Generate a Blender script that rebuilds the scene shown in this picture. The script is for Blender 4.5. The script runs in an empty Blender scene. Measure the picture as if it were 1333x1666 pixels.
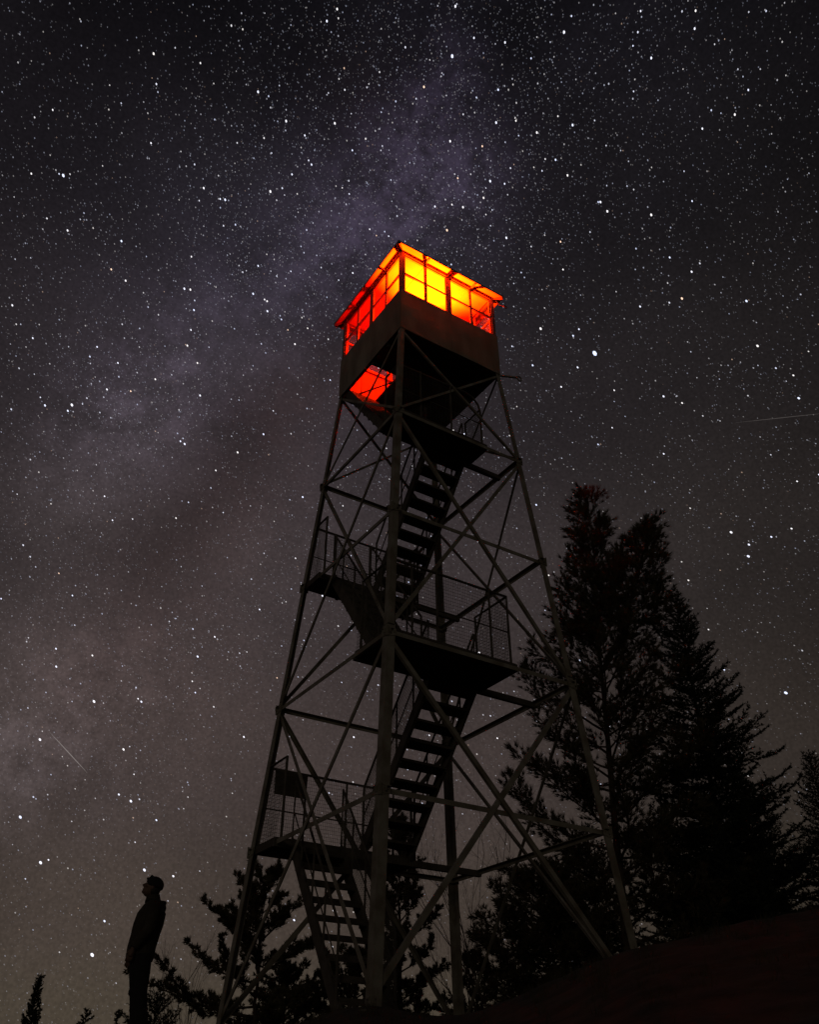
import bpy, bmesh, math, random
import numpy as np
from mathutils import Vector, Matrix

S = bpy.context.scene
COL = S.collection
rad = math.radians

# ------------------------------------------------------------------ camera
CAM = Vector((-6.592, -9.768, -0.823))
F_, YAW, PIT, ROL = 1.05335, 0.579281, 0.60722, -0.003119
cd = bpy.data.cameras.new('camera')
cam = bpy.data.objects.new('camera', cd)
COL.objects.link(cam)
d_ = Vector((math.cos(PIT)*math.sin(YAW), math.cos(PIT)*math.cos(YAW), math.sin(PIT)))
r_ = d_.cross(Vector((0, 0, 1))).normalized()
u_ = r_.cross(d_)
r2 = r_*math.cos(ROL)+u_*math.sin(ROL)
u2 = -r_*math.sin(ROL)+u_*math.cos(ROL)
M = Matrix((r2, u2, -d_)).transposed().to_4x4()
M.translation = CAM
cam.matrix_world = M
cd.sensor_fit = 'HORIZONTAL'
cd.sensor_width = 36
cd.lens = 36*F_
cd.clip_start = 0.05
cd.clip_end = 20000
S.camera = cam

# ------------------------------------------------------------------ world and light
W = bpy.data.worlds.new('World')
S.world = W
W.use_nodes = True
bg = W.node_tree.nodes['Background']
bg.inputs[0].default_value = (0.025, 0.022, 0.022, 1)
bg.inputs[1].default_value = 0.3
SUN_STRENGTH = 0.062
sl = bpy.data.lights.new('front_fill', 'SUN')  # weak warm fill added from behind the camera, its source unseen
sl.energy = SUN_STRENGTH
sl.angle = rad(12)
sl.color = (1.0, 0.86, 0.62)
so = bpy.data.objects.new('front_fill', sl)
COL.objects.link(so)
so.rotation_euler = Vector((0.62, 0.70, -0.22)).to_track_quat('-Z', 'Y').to_euler()
S.view_settings.view_transform = 'Standard'
S.view_settings.look = 'None'
S.view_settings.exposure = 0
S.view_settings.gamma = 1
S.view_settings.use_curve_mapping = False
S.cycles.use_denoising = True
S.cycles.denoiser = 'OPENIMAGEDENOISE'
S.cycles.denoising_input_passes = 'RGB_ALBEDO_NORMAL'
S.cycles.max_bounces = 6
S.cycles.sample_clamp_indirect = 8
S.cycles.transparent_max_bounces = 16
S.cycles.caustics_reflective = False
S.cycles.caustics_refractive = False

# ------------------------------------------------------------------ tower measures (metres, base at z = 0)
ZO = 10.206
LZ = [ZO, ZO-2.070, ZO-4.070, ZO-6.115, ZO-8.131, 0.0]


def hw(z):
    return 1.0668+0.07833*(ZO-z)


# ------------------------------------------------------------------ materials
def new_mat(name):
    m = bpy.data.materials.new(name)
    m.use_nodes = True
    return m, m.node_tree.nodes, m.node_tree.links, m.node_tree.nodes['Principled BSDF']


def surf(name, c1, c2, scale=6, rough=0.6, metal=0.0, bump=0.0, detail=6, lo=0.35, hi=0.65, stretch=(1, 1, 1)):
    m, N, L, b = new_mat(name)
    tc = N.new('ShaderNodeTexCoord')
    mp = N.new('ShaderNodeMapping')
    mp.inputs['Scale'].default_value = stretch
    n = N.new('ShaderNodeTexNoise')
    n.inputs['Scale'].default_value = scale
    n.inputs['Detail'].default_value = detail
    r = N.new('ShaderNodeMapRange')
    r.inputs[1].default_value = lo
    r.inputs[2].default_value = hi
    mx = N.new('ShaderNodeMix')
    mx.data_type = 'RGBA'
    mx.inputs[6].default_value = (*c1, 1)
    mx.inputs[7].default_value = (*c2, 1)
    L.new(tc.outputs['Object'], mp.inputs[0])
    L.new(mp.outputs[0], n.inputs['Vector'])
    L.new(n.outputs[0], r.inputs[0])
    L.new(r.outputs[0], mx.inputs[0])
    L.new(mx.outputs[2], b.inputs['Base Color'])
    b.inputs['Roughness'].default_value = rough
    b.inputs['Metallic'].default_value = metal
    if bump:
        bp = N.new('ShaderNodeBump')
        bp.inputs['Strength'].default_value = bump
        bp.inputs['Distance'].default_value = 0.05
        L.new(n.outputs[0], bp.inputs['Height'])
        L.new(bp.outputs[0], b.inputs['Normal'])
    return m


STEEL = surf('galvanised_steel', (.36, .34, .29), (.20, .17, .13), 5, .65, .0, .1)
STEEL_D = surf('weathered_steel', (.14, .12, .10), (.08, .065, .05), 6, .7, .0, .1)
DECK = surf('weathered_deck_boards', (.12, .10, .08), (.07, .055, .045), 9, .85, 0, .2, stretch=(1, 6, 6))
SKIRT = surf('faded_sheet_metal', (.44, .36, .28), (.26, .20, .15), 3, .55, .0, .15, stretch=(1, 1, .4))
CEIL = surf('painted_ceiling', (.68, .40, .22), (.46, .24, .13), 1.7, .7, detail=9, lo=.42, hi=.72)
FRAME = surf('painted_window_frame', (.34, .19, .15), (.20, .11, .09), 8, .6)
ROOF = surf('roof_sheet_metal', (.30, .27, .24), (.2, .17, .15), 6, .5, .2)
RED_BOUNCE = surf('red_bounce_lining', (.40, .15, .09), (.30, .11, .07), 6, .7)  # red put into the colour so lamp light bouncing off it reddens
ROCK = surf('rock_with_moss', (.085, .055, .038), (.034, .026, .018), 3.5, .95, 0, .9, 10)
BARK = surf('bark', (.10, .07, .05), (.05, .035, .025), 12, .95, 0, .5, stretch=(1, 1, .3))
PINE_N = surf('pine_needles', (.11, .085, .045), (.08, .07, .035), 3, .8)
SPRUCE_N = surf('spruce_needles', (.04, .05, .035), (.025, .035, .022), 3, .8)
TWIG = surf('twig_bark', (.11, .08, .06), (.07, .05, .04), 9, .9)
JACKET = surf('brown_jacket_cloth', (.07, .057, .042), (.045, .036, .027), 14, .9, 0, .2)
TROUSER = surf('dark_trouser_cloth', (.025, .025, .028), (.018, .018, .02), 20, .9, 0, .2)
HATM = surf('dark_knit', (.03, .028, .028), (.02, .018, .018), 40, .95, 0, .4)
SKIN = surf('skin', (.20, .12, .09), (.17, .10, .075), 10, .6)
BOOT = surf('boot_leather', (.04, .03, .025), (.025, .02, .018), 10, .6)
FUR = surf('hood_fur', (.06, .045, .035), (.03, .025, .02), 60, .95, 0, .8)


def glass_mat():
    m, N, L, b = new_mat('old_window_glass')
    N.remove(b)
    o = N['Material Output']
    t = N.new('ShaderNodeBsdfTransparent')
    t.inputs[0].default_value = (.93, .93, .91, 1)
    g = N.new('ShaderNodeBsdfGlossy')
    g.inputs['Roughness'].default_value = .08
    mx = N.new('ShaderNodeMixShader')
    mx.inputs[0].default_value = .05
    L.new(t.outputs[0], mx.inputs[1])
    L.new(g.outputs[0], mx.inputs[2])
    L.new(mx.outputs[0], o.inputs[0])
    return m


GLASS = glass_mat()


# ------------------------------------------------------------------ mesh helpers
class MB:
    """collects shapes that become ONE mesh object"""

    def __init__(s):
        s.v = []
        s.f = []
        s.mi = []

    def add(s, vs, fs, mi=0):
        o = len(s.v)
        s.v += [tuple(v) for v in vs]
        s.f += [tuple(i+o for i in f) for f in fs]
        s.mi += [mi]*len(fs)

    def box(s, c, h, mi=0, R=None):
        c = Vector(c)
        vs = []
        for z in (-1, 1):
            for x, y in ((-1, -1), (1, -1), (1, 1), (-1, 1)):
                v = Vector((x*h[0], y*h[1], z*h[2]))
                if R is not None:
                    v = R @ v
                vs.append(c+v)
        s.add(vs, [(3, 2, 1, 0), (4, 5, 6, 7), (0, 1, 5, 4), (1, 2, 6, 5), (2, 3, 7, 6), (3, 0, 4, 7)], mi)

    def box2(s, a, b, mi=0):
        a = Vector(a)
        b = Vector(b)
        s.box((a+b)/2, [abs(t)/2 for t in (b-a)], mi)

    def prism(s, pts0, pts1, mi=0):
        n = len(pts0)
        s.add(list(pts0)+list(pts1), [tuple(range(n-1, -1, -1)), tuple(range(n, 2*n))]+[(i, (i+1) % n, n+(i+1) % n, n+i) for i in range(n)], mi)

    def angle(s, p0, p1, a, b, t=.008, a1=None, b1=None):
        """an L section bar from p0 to p1; flanges reach along a and b"""
        p0 = Vector(p0)
        p1 = Vector(p1)

        def sec(p, a, b):
            a = Vector(a)
            b = Vector(b)
            an = a.normalized()*t
            bn = b.normalized()*t
            return [p, p+a, p+a+bn, p+an+bn, p+b+an, p+b]
        s.prism(sec(p0, a, b), sec(p1, a1 or a, b1 or b))

    def bar(s, p0, p1, w, h, up=(0, 0, 1), mi=0):
        p0 = Vector(p0)
        p1 = Vector(p1)
        d = (p1-p0).normalized()
        up = Vector(up)
        x = d.cross(up)
        if x.length < 1e-4:
            x = d.cross(Vector((1, 0, 0)))
        x.normalize()
        y = x.cross(d)
        q = [x*(-w/2)+y*(-h/2), x*(w/2)+y*(-h/2), x*(w/2)+y*(h/2), x*(-w/2)+y*(h/2)]
        s.prism([p0+k for k in q], [p1+k for k in q], mi)

    def tube(s, pts, rs, n=8, mi=0, cap=True):
        pts = [Vector(p) for p in pts]
        if not hasattr(rs, '__len__'):
            rs = [rs]*len(pts)
        vs = []
        ref = None
        for i, p in enumerate(pts):
            d = (pts[min(i+1, len(pts)-1)]-pts[max(i-1, 0)])
            if d.length < 1e-9:
                d = Vector((0, 0, 1))
            d.normalize()
            if ref is None:
                ref = d.orthogonal().normalized()
            ref = (ref-d*ref.dot(d))
            if ref.length < 1e-6:
                ref = d.orthogonal()
            ref.normalize()
            w = d.cross(ref)
            for k in range(n):
                a = 2*math.pi*k/n
                vs.append(p+(ref*math.cos(a)+w*math.sin(a))*rs[i])
        fs = []
        for i in range(len(pts)-1):
            for k in range(n):
                fs.append((i*n+k, i*n+(k+1) % n, (i+1)*n+(k+1) % n, (i+1)*n+k))
        if cap:
            fs.append(tuple(range(n-1, -1, -1)))
            fs.append(tuple(range((len(pts)-1)*n, len(pts)*n)))
        s.add(vs, fs, mi)

    def ball(s, c, r, mi=0, nu=14, nv=9, R=None):
        if not hasattr(r, '__len__'):
            r = (r, r, r)
        vs = []
        fs = []
        for j in range(nv+1):
            th = math.pi*j/nv
            for i in range(nu):
                ph = 2*math.pi*i/nu
                v = Vector((r[0]*math.sin(th)*math.cos(ph), r[1]*math.sin(th)*math.sin(ph), r[2]*math.cos(th)))
                if R is not None:
                    v = R @ v
                vs.append(Vector(c)+v)
        for j in range(nv):
            for i in range(nu):
                fs.append((j*nu+i, (j+1)*nu+i, (j+1)*nu+(i+1) % nu, j*nu+(i+1) % nu))
        s.add(vs, fs, mi)

    def build(s, name, mat, parent=None, smooth=False):
        me = bpy.data.meshes.new(name)
        me.from_pydata(s.v, [], s.f)
        for m in (mat if isinstance(mat, (list, tuple)) else [mat]):
            me.materials.append(m)
        me.polygons.foreach_set('material_index', s.mi)
        if smooth:
            me.polygons.foreach_set('use_smooth', [True]*len(me.polygons))
        me.validate()
        me.update()
        o = bpy.data.objects.new(name, me)
        COL.objects.link(o)
        if parent is not None:
            o.parent = parent
        return o


def tris_mesh(name, V, T, mat, parent=None):
    V = np.asarray(V, dtype=np.float32).reshape(-1, 3)
    T = np.asarray(T, dtype=np.int32).reshape(-1, 3)
    me = bpy.data.meshes.new(name)
    me.vertices.add(len(V))
    me.vertices.foreach_set('co', V.ravel())
    me.loops.add(len(T)*3)
    me.loops.foreach_set('vertex_index', T.ravel())
    me.polygons.add(len(T))
    me.polygons.foreach_set('loop_start', np.arange(0, len(T)*3, 3, dtype=np.int32))
    me.materials.append(mat)
    me.update(calc_edges=True)
    o = bpy.data.objects.new(name, me)
    COL.objects.link(o)
    if parent is not None:
        o.parent = parent
    return o


def empty(name, loc=(0, 0, 0), rz=0, parent=None):
    o = bpy.data.objects.new(name, None)
    COL.objects.link(o)
    o.location = loc
    o.rotation_euler = (0, 0, rz)
    o.empty_display_size = .3
    if parent is not None:
        o.parent = parent
    return o


def tag(o, label=None, cat=None, group=None, kind=None):
    if label:
        o['label'] = label
    if cat:
        o['category'] = cat
    if group:
        o['group'] = group
    if kind:
        o['kind'] = kind
    return o


# ------------------------------------------------------------------ sky: dome plus stars in one object
def sky_material():
    m, N, L, b = new_mat('night_sky')
    N.remove(b)
    out = N['Material Output']
    em = N.new('ShaderNodeEmission')
    L.new(em.outputs[0], out.inputs[0])
    tc = N.new('ShaderNodeTexCoord')
    nm = N.new('ShaderNodeVectorMath')
    nm.operation = 'NORMALIZE'
    L.new(tc.outputs['Object'], nm.inputs[0])
    D = nm.outputs[0]

    def math_(op, a, b_=None, c=None, clamp=False):
        n = N.new('ShaderNodeMath')
        n.operation = op
        n.use_clamp = clamp
        for i, x in enumerate((a, b_, c)):
            if x is None:
                continue
            if isinstance(x, (int, float)):
                n.inputs[i].default_value = x
            else:
                L.new(x, n.inputs[i])
        return n.outputs[0]

    def dot(v):
        n = N.new('ShaderNodeVectorMath')
        n.operation = 'DOT_PRODUCT'
        L.new(D, n.inputs[0])
        n.inputs[1].default_value = v
        return n.outputs['Value']

    def noise(scale, det=5, rough=.55, off=(0, 0, 0)):
        mp = N.new('ShaderNodeMapping')
        mp.inputs['Location'].default_value = off
        L.new(D, mp.inputs[0])
        n = N.new('ShaderNodeTexNoise')
        n.inputs['Scale'].default_value = scale
        n.inputs['Detail'].default_value = det
        n.inputs['Roughness'].default_value = rough
        L.new(mp.outputs[0], n.inputs['Vector'])
        return n.outputs[0]

    def mapr(x, a, b_, c, d):
        n = N.new('ShaderNodeMapRange')
        n.interpolation_type = 'SMOOTHSTEP'
        L.new(x, n.inputs[0])
        for i, t in enumerate((a, b_, c, d)):
            n.inputs[i+1].default_value = t
        return n.outputs[0]

    def lin(c):
        return tuple(((x/255+.055)/1.055)**2.4 if x > 10 else x/255/12.92 for x in c)
    sep = N.new('ShaderNodeSeparateXYZ')
    L.new(D, sep.inputs[0])
    ramp = N.new('ShaderNodeValToRGB')
    cr = ramp.color_ramp
    cr.interpolation = 'EASE'
    stops = [(-.05, (74, 66, 55)), (.07, (71, 63, 53)), (.16, (68, 59, 53)), (.30, (65, 56, 54)), (.50, (56, 49, 50)),
             (.66, (43, 38, 41)), (.80, (30, 27, 31)), (.92, (14, 13, 16)), (1, (11, 10, 13))]
    while len(cr.elements) < len(stops):
        cr.elements.new(.5)
    for e, (p, c) in zip(cr.elements, stops):
        e.position = (p+.1)/1.1
        e.color = (*lin(c), 1)
    L.new(math_('MULTIPLY', math_('ADD', sep.outputs[2], .1), 1/1.1), ramp.inputs[0])
    # milky way: a band along a great circle, with a dark rift beside it
    MW = dot((-.95262, .03698, .30191))
    n1 = noise(3.2, 7, .62)
    n2 = noise(1.6, 4, .5, (3, 1, 2))
    wob = math_('ADD', MW, math_('MULTIPLY', math_('SUBTRACT', n2, .5), .22))
    band = math_('POWER', 2.718, math_('MULTIPLY', math_('POWER', math_('DIVIDE', wob, .17), 2), -1))
    ragged = mapr(n1, .36, .66, .25, 1.15)
    rx = math_('ADD', math_('ADD', MW, .045), math_('MULTIPLY', math_('SUBTRACT', n1, .5), .45))
    rift = math_('POWER', 2.718, math_('MULTIPLY', math_('POWER', math_('DIVIDE', rx, .05), 2), -1))
    low = mapr(sep.outputs[2], .95, .70, .0, 1.0)
    glow = math_('MULTIPLY', math_('MULTIPLY', band, ragged), math_('SUBTRACT', 1.0, math_('MULTIPLY', rift, .75)))
    glow = math_('MULTIPLY', glow, math_('ADD', math_('MULTIPLY', low, .7), .3))
    # airglow is weaker to the far left and right
    az = dot((.6155, .7881, 0))        # towards the middle of the view
    hz = math_('SQRT', math_('SUBTRACT', 1.0, math_('POWER', sep.outputs[2], 2)))
    azc = math_('DIVIDE', az, math_('MAXIMUM', hz, .05))
    fall = mapr(azc, .70, .99, .66, 1.0)
    side = mapr(dot((.838, -.545, 0)), -.05, .48, 1.0, .60)     # darker to the right
    blot = mapr(noise(5, 4, .5, (7, 7, 1)), .3, .7, .88, 1.12)
    k = math_('MULTIPLY', math_('MULTIPLY', fall, side), blot)
    sc = N.new('ShaderNodeVectorMath')
    sc.operation = 'SCALE'
    L.new(ramp.outputs[0], sc.inputs[0])
    L.new(k, sc.inputs['Scale'])
    cm = N.new('ShaderNodeMix')
    cm.data_type = 'RGBA'
    cm.inputs[6].default_value = (.022, .0175, .017, 1)
    cm.inputs[7].default_value = (.019, .0165, .026, 1)
    L.new(mapr(sep.outputs[2], .45, .85, 0, 1), cm.inputs[0])
    sc2 = N.new('ShaderNodeVectorMath')
    sc2.operation = 'SCALE'
    L.new(cm.outputs[2], sc2.inputs[0])
    L.new(glow, sc2.inputs['Scale'])
    # star clouds and dark lanes, each a direction with an angular size
    tex = math_('POWER', mapr(noise(22, 10, .76, (2, 5, 3)), .34, .68, 0, 1), 1.2)
    def cloud(list_):
        tot = None
        for x, y, r, a in list_:
            f = F_*1333
            dv = (d_+r2*((x-666.5)/f)-u2*((y-833)/f)).normalized()
            s2 = (r/1404.0)**2
            g = math_('POWER', 2.718, math_('MULTIPLY', math_('SUBTRACT', dot(dv), 1.0), 1/s2))
            g = math_('MULTIPLY', g, a)
            tot = g if tot is None else math_('ADD', tot, g)
        return tot
    bright = cloud([(745, 265, 55, 1.15), (655, 215, 38, 1.1), (690, 165, 30, 1.0), (735, 110, 32, .9), (600, 330, 75, .9), (545, 395, 55, .7), (700, 350, 60, .9), (480, 470, 70, .4),
                    (380, 520, 80, .35), (270, 640, 80, .9), (215, 720, 70, .9), (130, 830, 90, .5), (190, 1120, 80, .5), (20, 1235, 75, 1.3), (90, 1060, 80, .5), (420, 880, 90, .35)])
    dark = cloud([(640, 150, 50, .35), (330, 790, 75, .34), (240, 900, 80, .3), (400, 700, 60, .3), (520, 560, 60, .2), (60, 950, 80, .25), (830, 180, 120, .35), (470, 200, 120, .3)])
    brown = cloud([(410, 760, 70, 1.0), (470, 650, 60, .8), (330, 870, 80, .9), (560, 600, 50, .5), (120, 1090, 70, .9), (230, 990, 80, .7), (600, 160, 50, .3), (300, 1130, 90, .5)])
    sc4 = N.new('ShaderNodeVectorMath')
    sc4.operation = 'SCALE'
    sc4.inputs[0].default_value = (.0125, .0058, .0045)
    L.new(math_('MULTIPLY', brown, math_('ADD', math_('MULTIPLY', tex, .8), .4)), sc4.inputs['Scale'])
    tone = N.new('ShaderNodeMix')
    tone.data_type = 'RGBA'
    tone.inputs[6].default_value = (.026, .021, .0225, 1)
    tone.inputs[7].default_value = (.024, .0185, .033, 1)
    L.new(mapr(sep.outputs[2], .45, .85, 0, 1), tone.inputs[0])
    sc3 = N.new('ShaderNodeVectorMath')
    sc3.operation = 'SCALE'
    L.new(tone.outputs[2], sc3.inputs[0])
    L.new(math_('MULTIPLY', bright, math_('ADD', math_('MULTIPLY', tex, 1.3), .15)), sc3.inputs['Scale'])
    shade = math_('SUBTRACT', 1.0, math_('MINIMUM', math_('MULTIPLY', dark, math_('ADD', math_('MULTIPLY', tex, .8), .35)), .6))
    # unresolved stars and sensor-fine mottling
    fine = N.new('ShaderNodeTexNoise')
    fine.inputs['Scale'].default_value = 300
    fine.inputs['Detail'].default_value = 1
    L.new(D, fine.inputs['Vector'])
    ff = mapr(fine.outputs[0], .25, .75, .88, 1.12)
    ad = N.new('ShaderNodeVectorMath')
    ad.operation = 'ADD'
    # the sky is a little greener away from the band on the right
    gm = N.new('ShaderNodeMix')
    gm.data_type = 'RGBA'
    gm.blend_type = 'MULTIPLY'
    gm.inputs[0].default_value = 1
    gt = N.new('ShaderNodeMix')
    gt.data_type = 'RGBA'
    gt.inputs[6].default_value = (1, 1, 1, 1)
    gt.inputs[7].default_value = (.93, .97, .88, 1)
    L.new(mapr(dot((.838, -.545, 0)), 0, .4, 0, 1), gt.inputs[0])
    L.new(sc.outputs[0], gm.inputs[6])
    L.new(gt.outputs[2], gm.inputs[7])
    ad0 = N.new('ShaderNodeVectorMath')
    ad0.operation = 'ADD'
    L.new(sc2.outputs[0], ad0.inputs[0])
    L.new(sc3.outputs[0], ad0.inputs[1])
    ad1 = N.new('ShaderNodeVectorMath')
    ad1.operation = 'ADD'
    adb = N.new('ShaderNodeVectorMath')
    adb.operation = 'ADD'
    L.new(ad0.outputs[0], adb.inputs[0])
    L.new(sc4.outputs[0], adb.inputs[1])
    L.new(adb.outputs[0], ad1.inputs[0])
    L.new(gm.outputs[2], ad1.inputs[1])
    L.new(ad1.outputs[0], ad.inputs[0])
    ad.operation = 'SCALE'
    L.new(shade, ad.inputs['Scale'])
    fs = N.new('ShaderNodeVectorMath')
    fs.operation = 'SCALE'
    L.new(ad.outputs[0], fs.inputs[0])
    L.new(ff, fs.inputs['Scale'])
    L.new(fs.outputs[0], em.inputs[0])
    m.cycles.emission_sampling = 'NONE'
    return m


def star_material():
    m, N, L, b = new_mat('starlight')
    N.remove(b)
    em = N.new('ShaderNodeEmission')
    at = N.new('ShaderNodeAttribute')
    at.attribute_name = 'star'
    L.new(at.outputs['Color'], em.inputs[0])
    tr = N.new('ShaderNodeBsdfTransparent')
    ad = N.new('ShaderNodeAddShader')
    L.new(em.outputs[0], ad.inputs[0])
    L.new(tr.outputs[0], ad.inputs[1])
    L.new(ad.outputs[0], N['Material Output'].inputs[0])
    m.cycles.emission_sampling = 'NONE'
    return m


def build_sky():
    RAD = 6000.0
    rng = np.random.default_rng(11)
    view = np.array(d_)
    n = 900000
    v = rng.normal(size=(n, 3))
    v /= np.linalg.norm(v, axis=1)[:, None]
    v = v[(v @ view > .45) & (v[:, 2] > .01)]
    mwn = np.array((-.95262, .03698, .30191))
    mw = np.exp(-((v @ mwn)/.2)**2)
    # clumps from a few random blobs
    cl = rng.normal(size=(260, 3))
    cl /= np.linalg.norm(cl, axis=1)[:, None]
    dens = (.36+.52*mw)*np.clip(.50+.8*v[:, 2], 0, 1)
    for c in cl:
        dens *= 1+rng.uniform(-.65, .8)*np.exp(-(1-v @ c)/.003)
    f = F_*1333
    for x, y, r, a in ((745, 255, 80, 1.0), (650, 225, 45, 1.2), (720, 130, 45, .8), (600, 330, 80, .6), (480, 470, 90, .5), (270, 640, 90, .5), (330, 790, 80, -.5), (240, 900, 80, -.4), (385, 1085, 14, 3), (310, 1075, 22, 1.5), (20, 1235, 70, .4)):
        c = view+np.array(r2)*(x-666.5)/f-np.array(u2)*(y-833)/f
        c /= np.linalg.norm(c)
        dens *= 1+a*np.exp(-(1-v @ c)/(r/1404)**2)
    v = v[rng.random(len(v)) < dens]
    n = len(v)
    u = rng.random(n)
    b = .0142*u**(-.62)
    b = np.minimum(b, .75)*np.clip(.45+.8*v[:, 2], .45, 1)
    # the brightest stars of the photograph, as sky directions
    px = [(968, 575, 4), (117, 659, 2.6), (150, 1553, 2.4), (1279, 1127, 2.4), (736, 92, 2.2), (918, 53, 1.6), (932, 204, 1.8), (1218, 905, 1.8),
          (880, 535, 1.2), (1080, 645, 1.2), (1300, 648, 1.4), (103, 286, 1.6), (440, 312, 1.6), (532, 35, 1.4), (685, 1014, 1), (213, 1303, 1.6),
          (33, 1329, 1.6), (201, 1219, 1.3), (153, 1141, 1.3), (65, 1203, 1.3), (66, 1403, 1.8), (235, 1415, 1.2), (282, 1425, 1.4), (170, 1498, 1.4),
          (1219, 886, 1.5), (1190, 866, 1.5), (1060, 350, 1.1), (690, 142, 1.2), (780, 1062, 1.2), (1215, 490, 1.2), (1233, 563, 1.3), (300, 470, 1.1),
          (420, 150, 1.2), (250, 88, 1.1), (1196, 187, 1.0), (1060, 95, 1.0), (20, 497, 1.2), (480, 560, 1.1)]
    f = F_*1333
    R2, U2 = np.array(r2), np.array(u2)
    pv = np.array([view+R2*(x-666.5)/f-U2*(y-833)/f for x, y, _ in px])
    pv /= np.linalg.norm(pv, axis=1)[:, None]
    v = np.vstack([v, pv])
    b = np.concatenate([b, [p[2] for p in px]])
    n = len(v)
    size = (.68+.80*np.clip(b, 0, 4)**.62)*(1+.12*rng.normal(size=n).clip(-1.5, 1.5))/1404.0          # angular radius
    size = np.minimum(size, 2.3/1404)
    size[-len(px)] = 3.4/1404
    bright = np.clip(b*3.2-.012, .004, 1.3)
    tint = rng.random(n)
    col = np.stack([.80+.20*tint, .88+.06*tint, 1.18-.28*tint], 1)
    red = rng.random(n) < .03
    col[red] = (1.1, .75, .55)
    col[-len(px)] = (.8, .92, 1.25)
    col = col*bright[:, None]
    va = view-R2*430/f-U2*560/f                # drift directions read off at two places of the sky give the pole
    vb = view+U2*650/f
    ta = R2*.8-U2
    ta -= va*(ta @ va)/(va @ va)
    tb_ = R2*.15-U2
    tb_ -= vb*(tb_ @ vb)/(vb @ vb)
    pole = np.cross(ta, tb_)
    pole /= np.linalg.norm(pole)
    along = np.cross(pole, v)
    along /= np.linalg.norm(along, axis=1)[:, None]
    across = np.cross(v, along)
    K = 6
    ang = np.arange(K)*2*np.pi/K
    cx = np.cos(ang)[None, :, None]*along[:, None, :]*1.32
    cy = np.sin(ang)[None, :, None]*across[:, None, :]*.86
    P = (v[:, None, :]+(cx+cy)*size[:, None, None])*RAD*.985
    P = P+np.array(CAM)
    fan = np.array([(0, i, i+1) for i in range(1, K-1)])
    T = (np.arange(n)*K)[:, None, None]+fan[None]
    SV = P.reshape(-1, 3)
    ST = T.reshape(-1, 3)
    SC = np.repeat(col, K, axis=0)
    # dome
    nu, nv = 96, 48
    DV = []
    for j in range(nv+1):
        th = math.pi*j/nv
        for i in range(nu):
            ph = 2*math.pi*i/nu
            DV.append((math.sin(th)*math.cos(ph)*RAD, math.sin(th)*math.sin(ph)*RAD, math.cos(th)*RAD))
    DT = []
    for j in range(nv):
        for i in range(nu):
            a, b2, c, d = j*nu+i, (j+1)*nu+i, (j+1)*nu+(i+1) % nu, j*nu+(i+1) % nu
            DT += [(a, b2, c), (a, c, d)]
    DV = np.array(DV)
    DT = np.array(DT)
    # the backdrop stays open behind the camera, where the low light comes from
    cen = DV[DT].mean(axis=1)
    cen /= np.linalg.norm(cen, axis=1)[:, None]
    lit = np.array((-.62, -.70, .22))
    lit /= np.linalg.norm(lit)
    DT = DT[cen @ lit < math.cos(rad(38))]
    DV = DV+np.array(CAM)
    V = np.vstack([DV, SV])-np.array(CAM)
    T = np.vstack([DT, ST+len(DV)])
    o = tris_mesh('sky', V, T, sky_material())
    o.location = CAM
    me = o.data
    me.materials.append(star_material())
    mi = np.zeros(len(T), dtype=np.int32)
    mi[len(DT):] = 1
    me.polygons.foreach_set('material_index', mi)
    at = me.color_attributes.new('star', 'FLOAT_COLOR', 'POINT')
    full = np.ones((len(V), 4), dtype=np.float32)
    full[:len(DV), :3] = 0
    full[len(DV):, :3] = SC
    at.data.foreach_set('color', full.ravel())
    tag(o, kind='structure')

    # two faint meteors
    def meteor_mat(k):
        m, N, L, bb = new_mat('meteor_glow')
        N.remove(bb)
        em = N.new('ShaderNodeEmission')
        em.inputs[0].default_value = (k, k*.88, k*.84, 1)
        L.new(em.outputs[0], N['Material Output'].inputs[0])
        m.cycles.emission_sampling = 'NONE'
        return m
    for (x0, y0, x1, y1, wd, lab) in ((80, 1190, 142, 1257, 1.1, 'short faint slanting meteor streak low in the left part of the sky'),
                                      (1196, 688, 1345, 672, .9, 'long faint nearly level meteor streak above the tall trees')):
        a = view+R2*(x0-666.5)/f-U2*(y0-833)/f
        c = view+R2*(x1-666.5)/f-U2*(y1-833)/f
        mb = MB()
        pts = [CAM+Vector(a+(c-a)*t).normalized()*RAD*.96 for t in (0, .25, .5, .75, 1)]
        mb.tube(pts, [q*wd/1404*RAD*.5 for q in (.15, .7, 1, .8, .15)], 5)
        tag(mb.build('meteor', meteor_mat(.24 if x0 < 600 else .075)), lab, 'meteor')


build_sky()


# ------------------------------------------------------------------ ground
CREST = [(-180, 12, .0), (-90, 12, .02), (-30, 13, .045), (0, 13, .055), (18, 12.6, .0625), (22, 12.5, .0655), (26.3, 10.5, .071), (28.6, 9.5, .0845),
         (30.9, 9.2, .0895), (34.3, 9.0, .081), (36.7, 8.8, .0815), (38.8, 8.5, .0948), (41.2, 8.3, .109), (44.1, 8.2, .128), (46.4, 8, .139), (48.75, 8, .144),
         (52.3, 8.5, .155), (56.8, 9, .166), (75, 10, .18), (105, 10, .12), (180, 12, .0)]
CA = np.array([c[0] for c in CREST], float)
CR = np.array([c[1] for c in CREST], float)
CS = np.array([c[2] for c in CREST], float)


def bumps(x, y):
    return (np.sin(x*1.3+y*.7)*np.cos(y*1.1-x*.4)*.5+np.sin(x*3.1+1.3)*np.cos(y*2.7+x*.9)*.3+np.sin(x*7.3+y*4.9)*np.cos(y*6.1-2)*.2)


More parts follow.
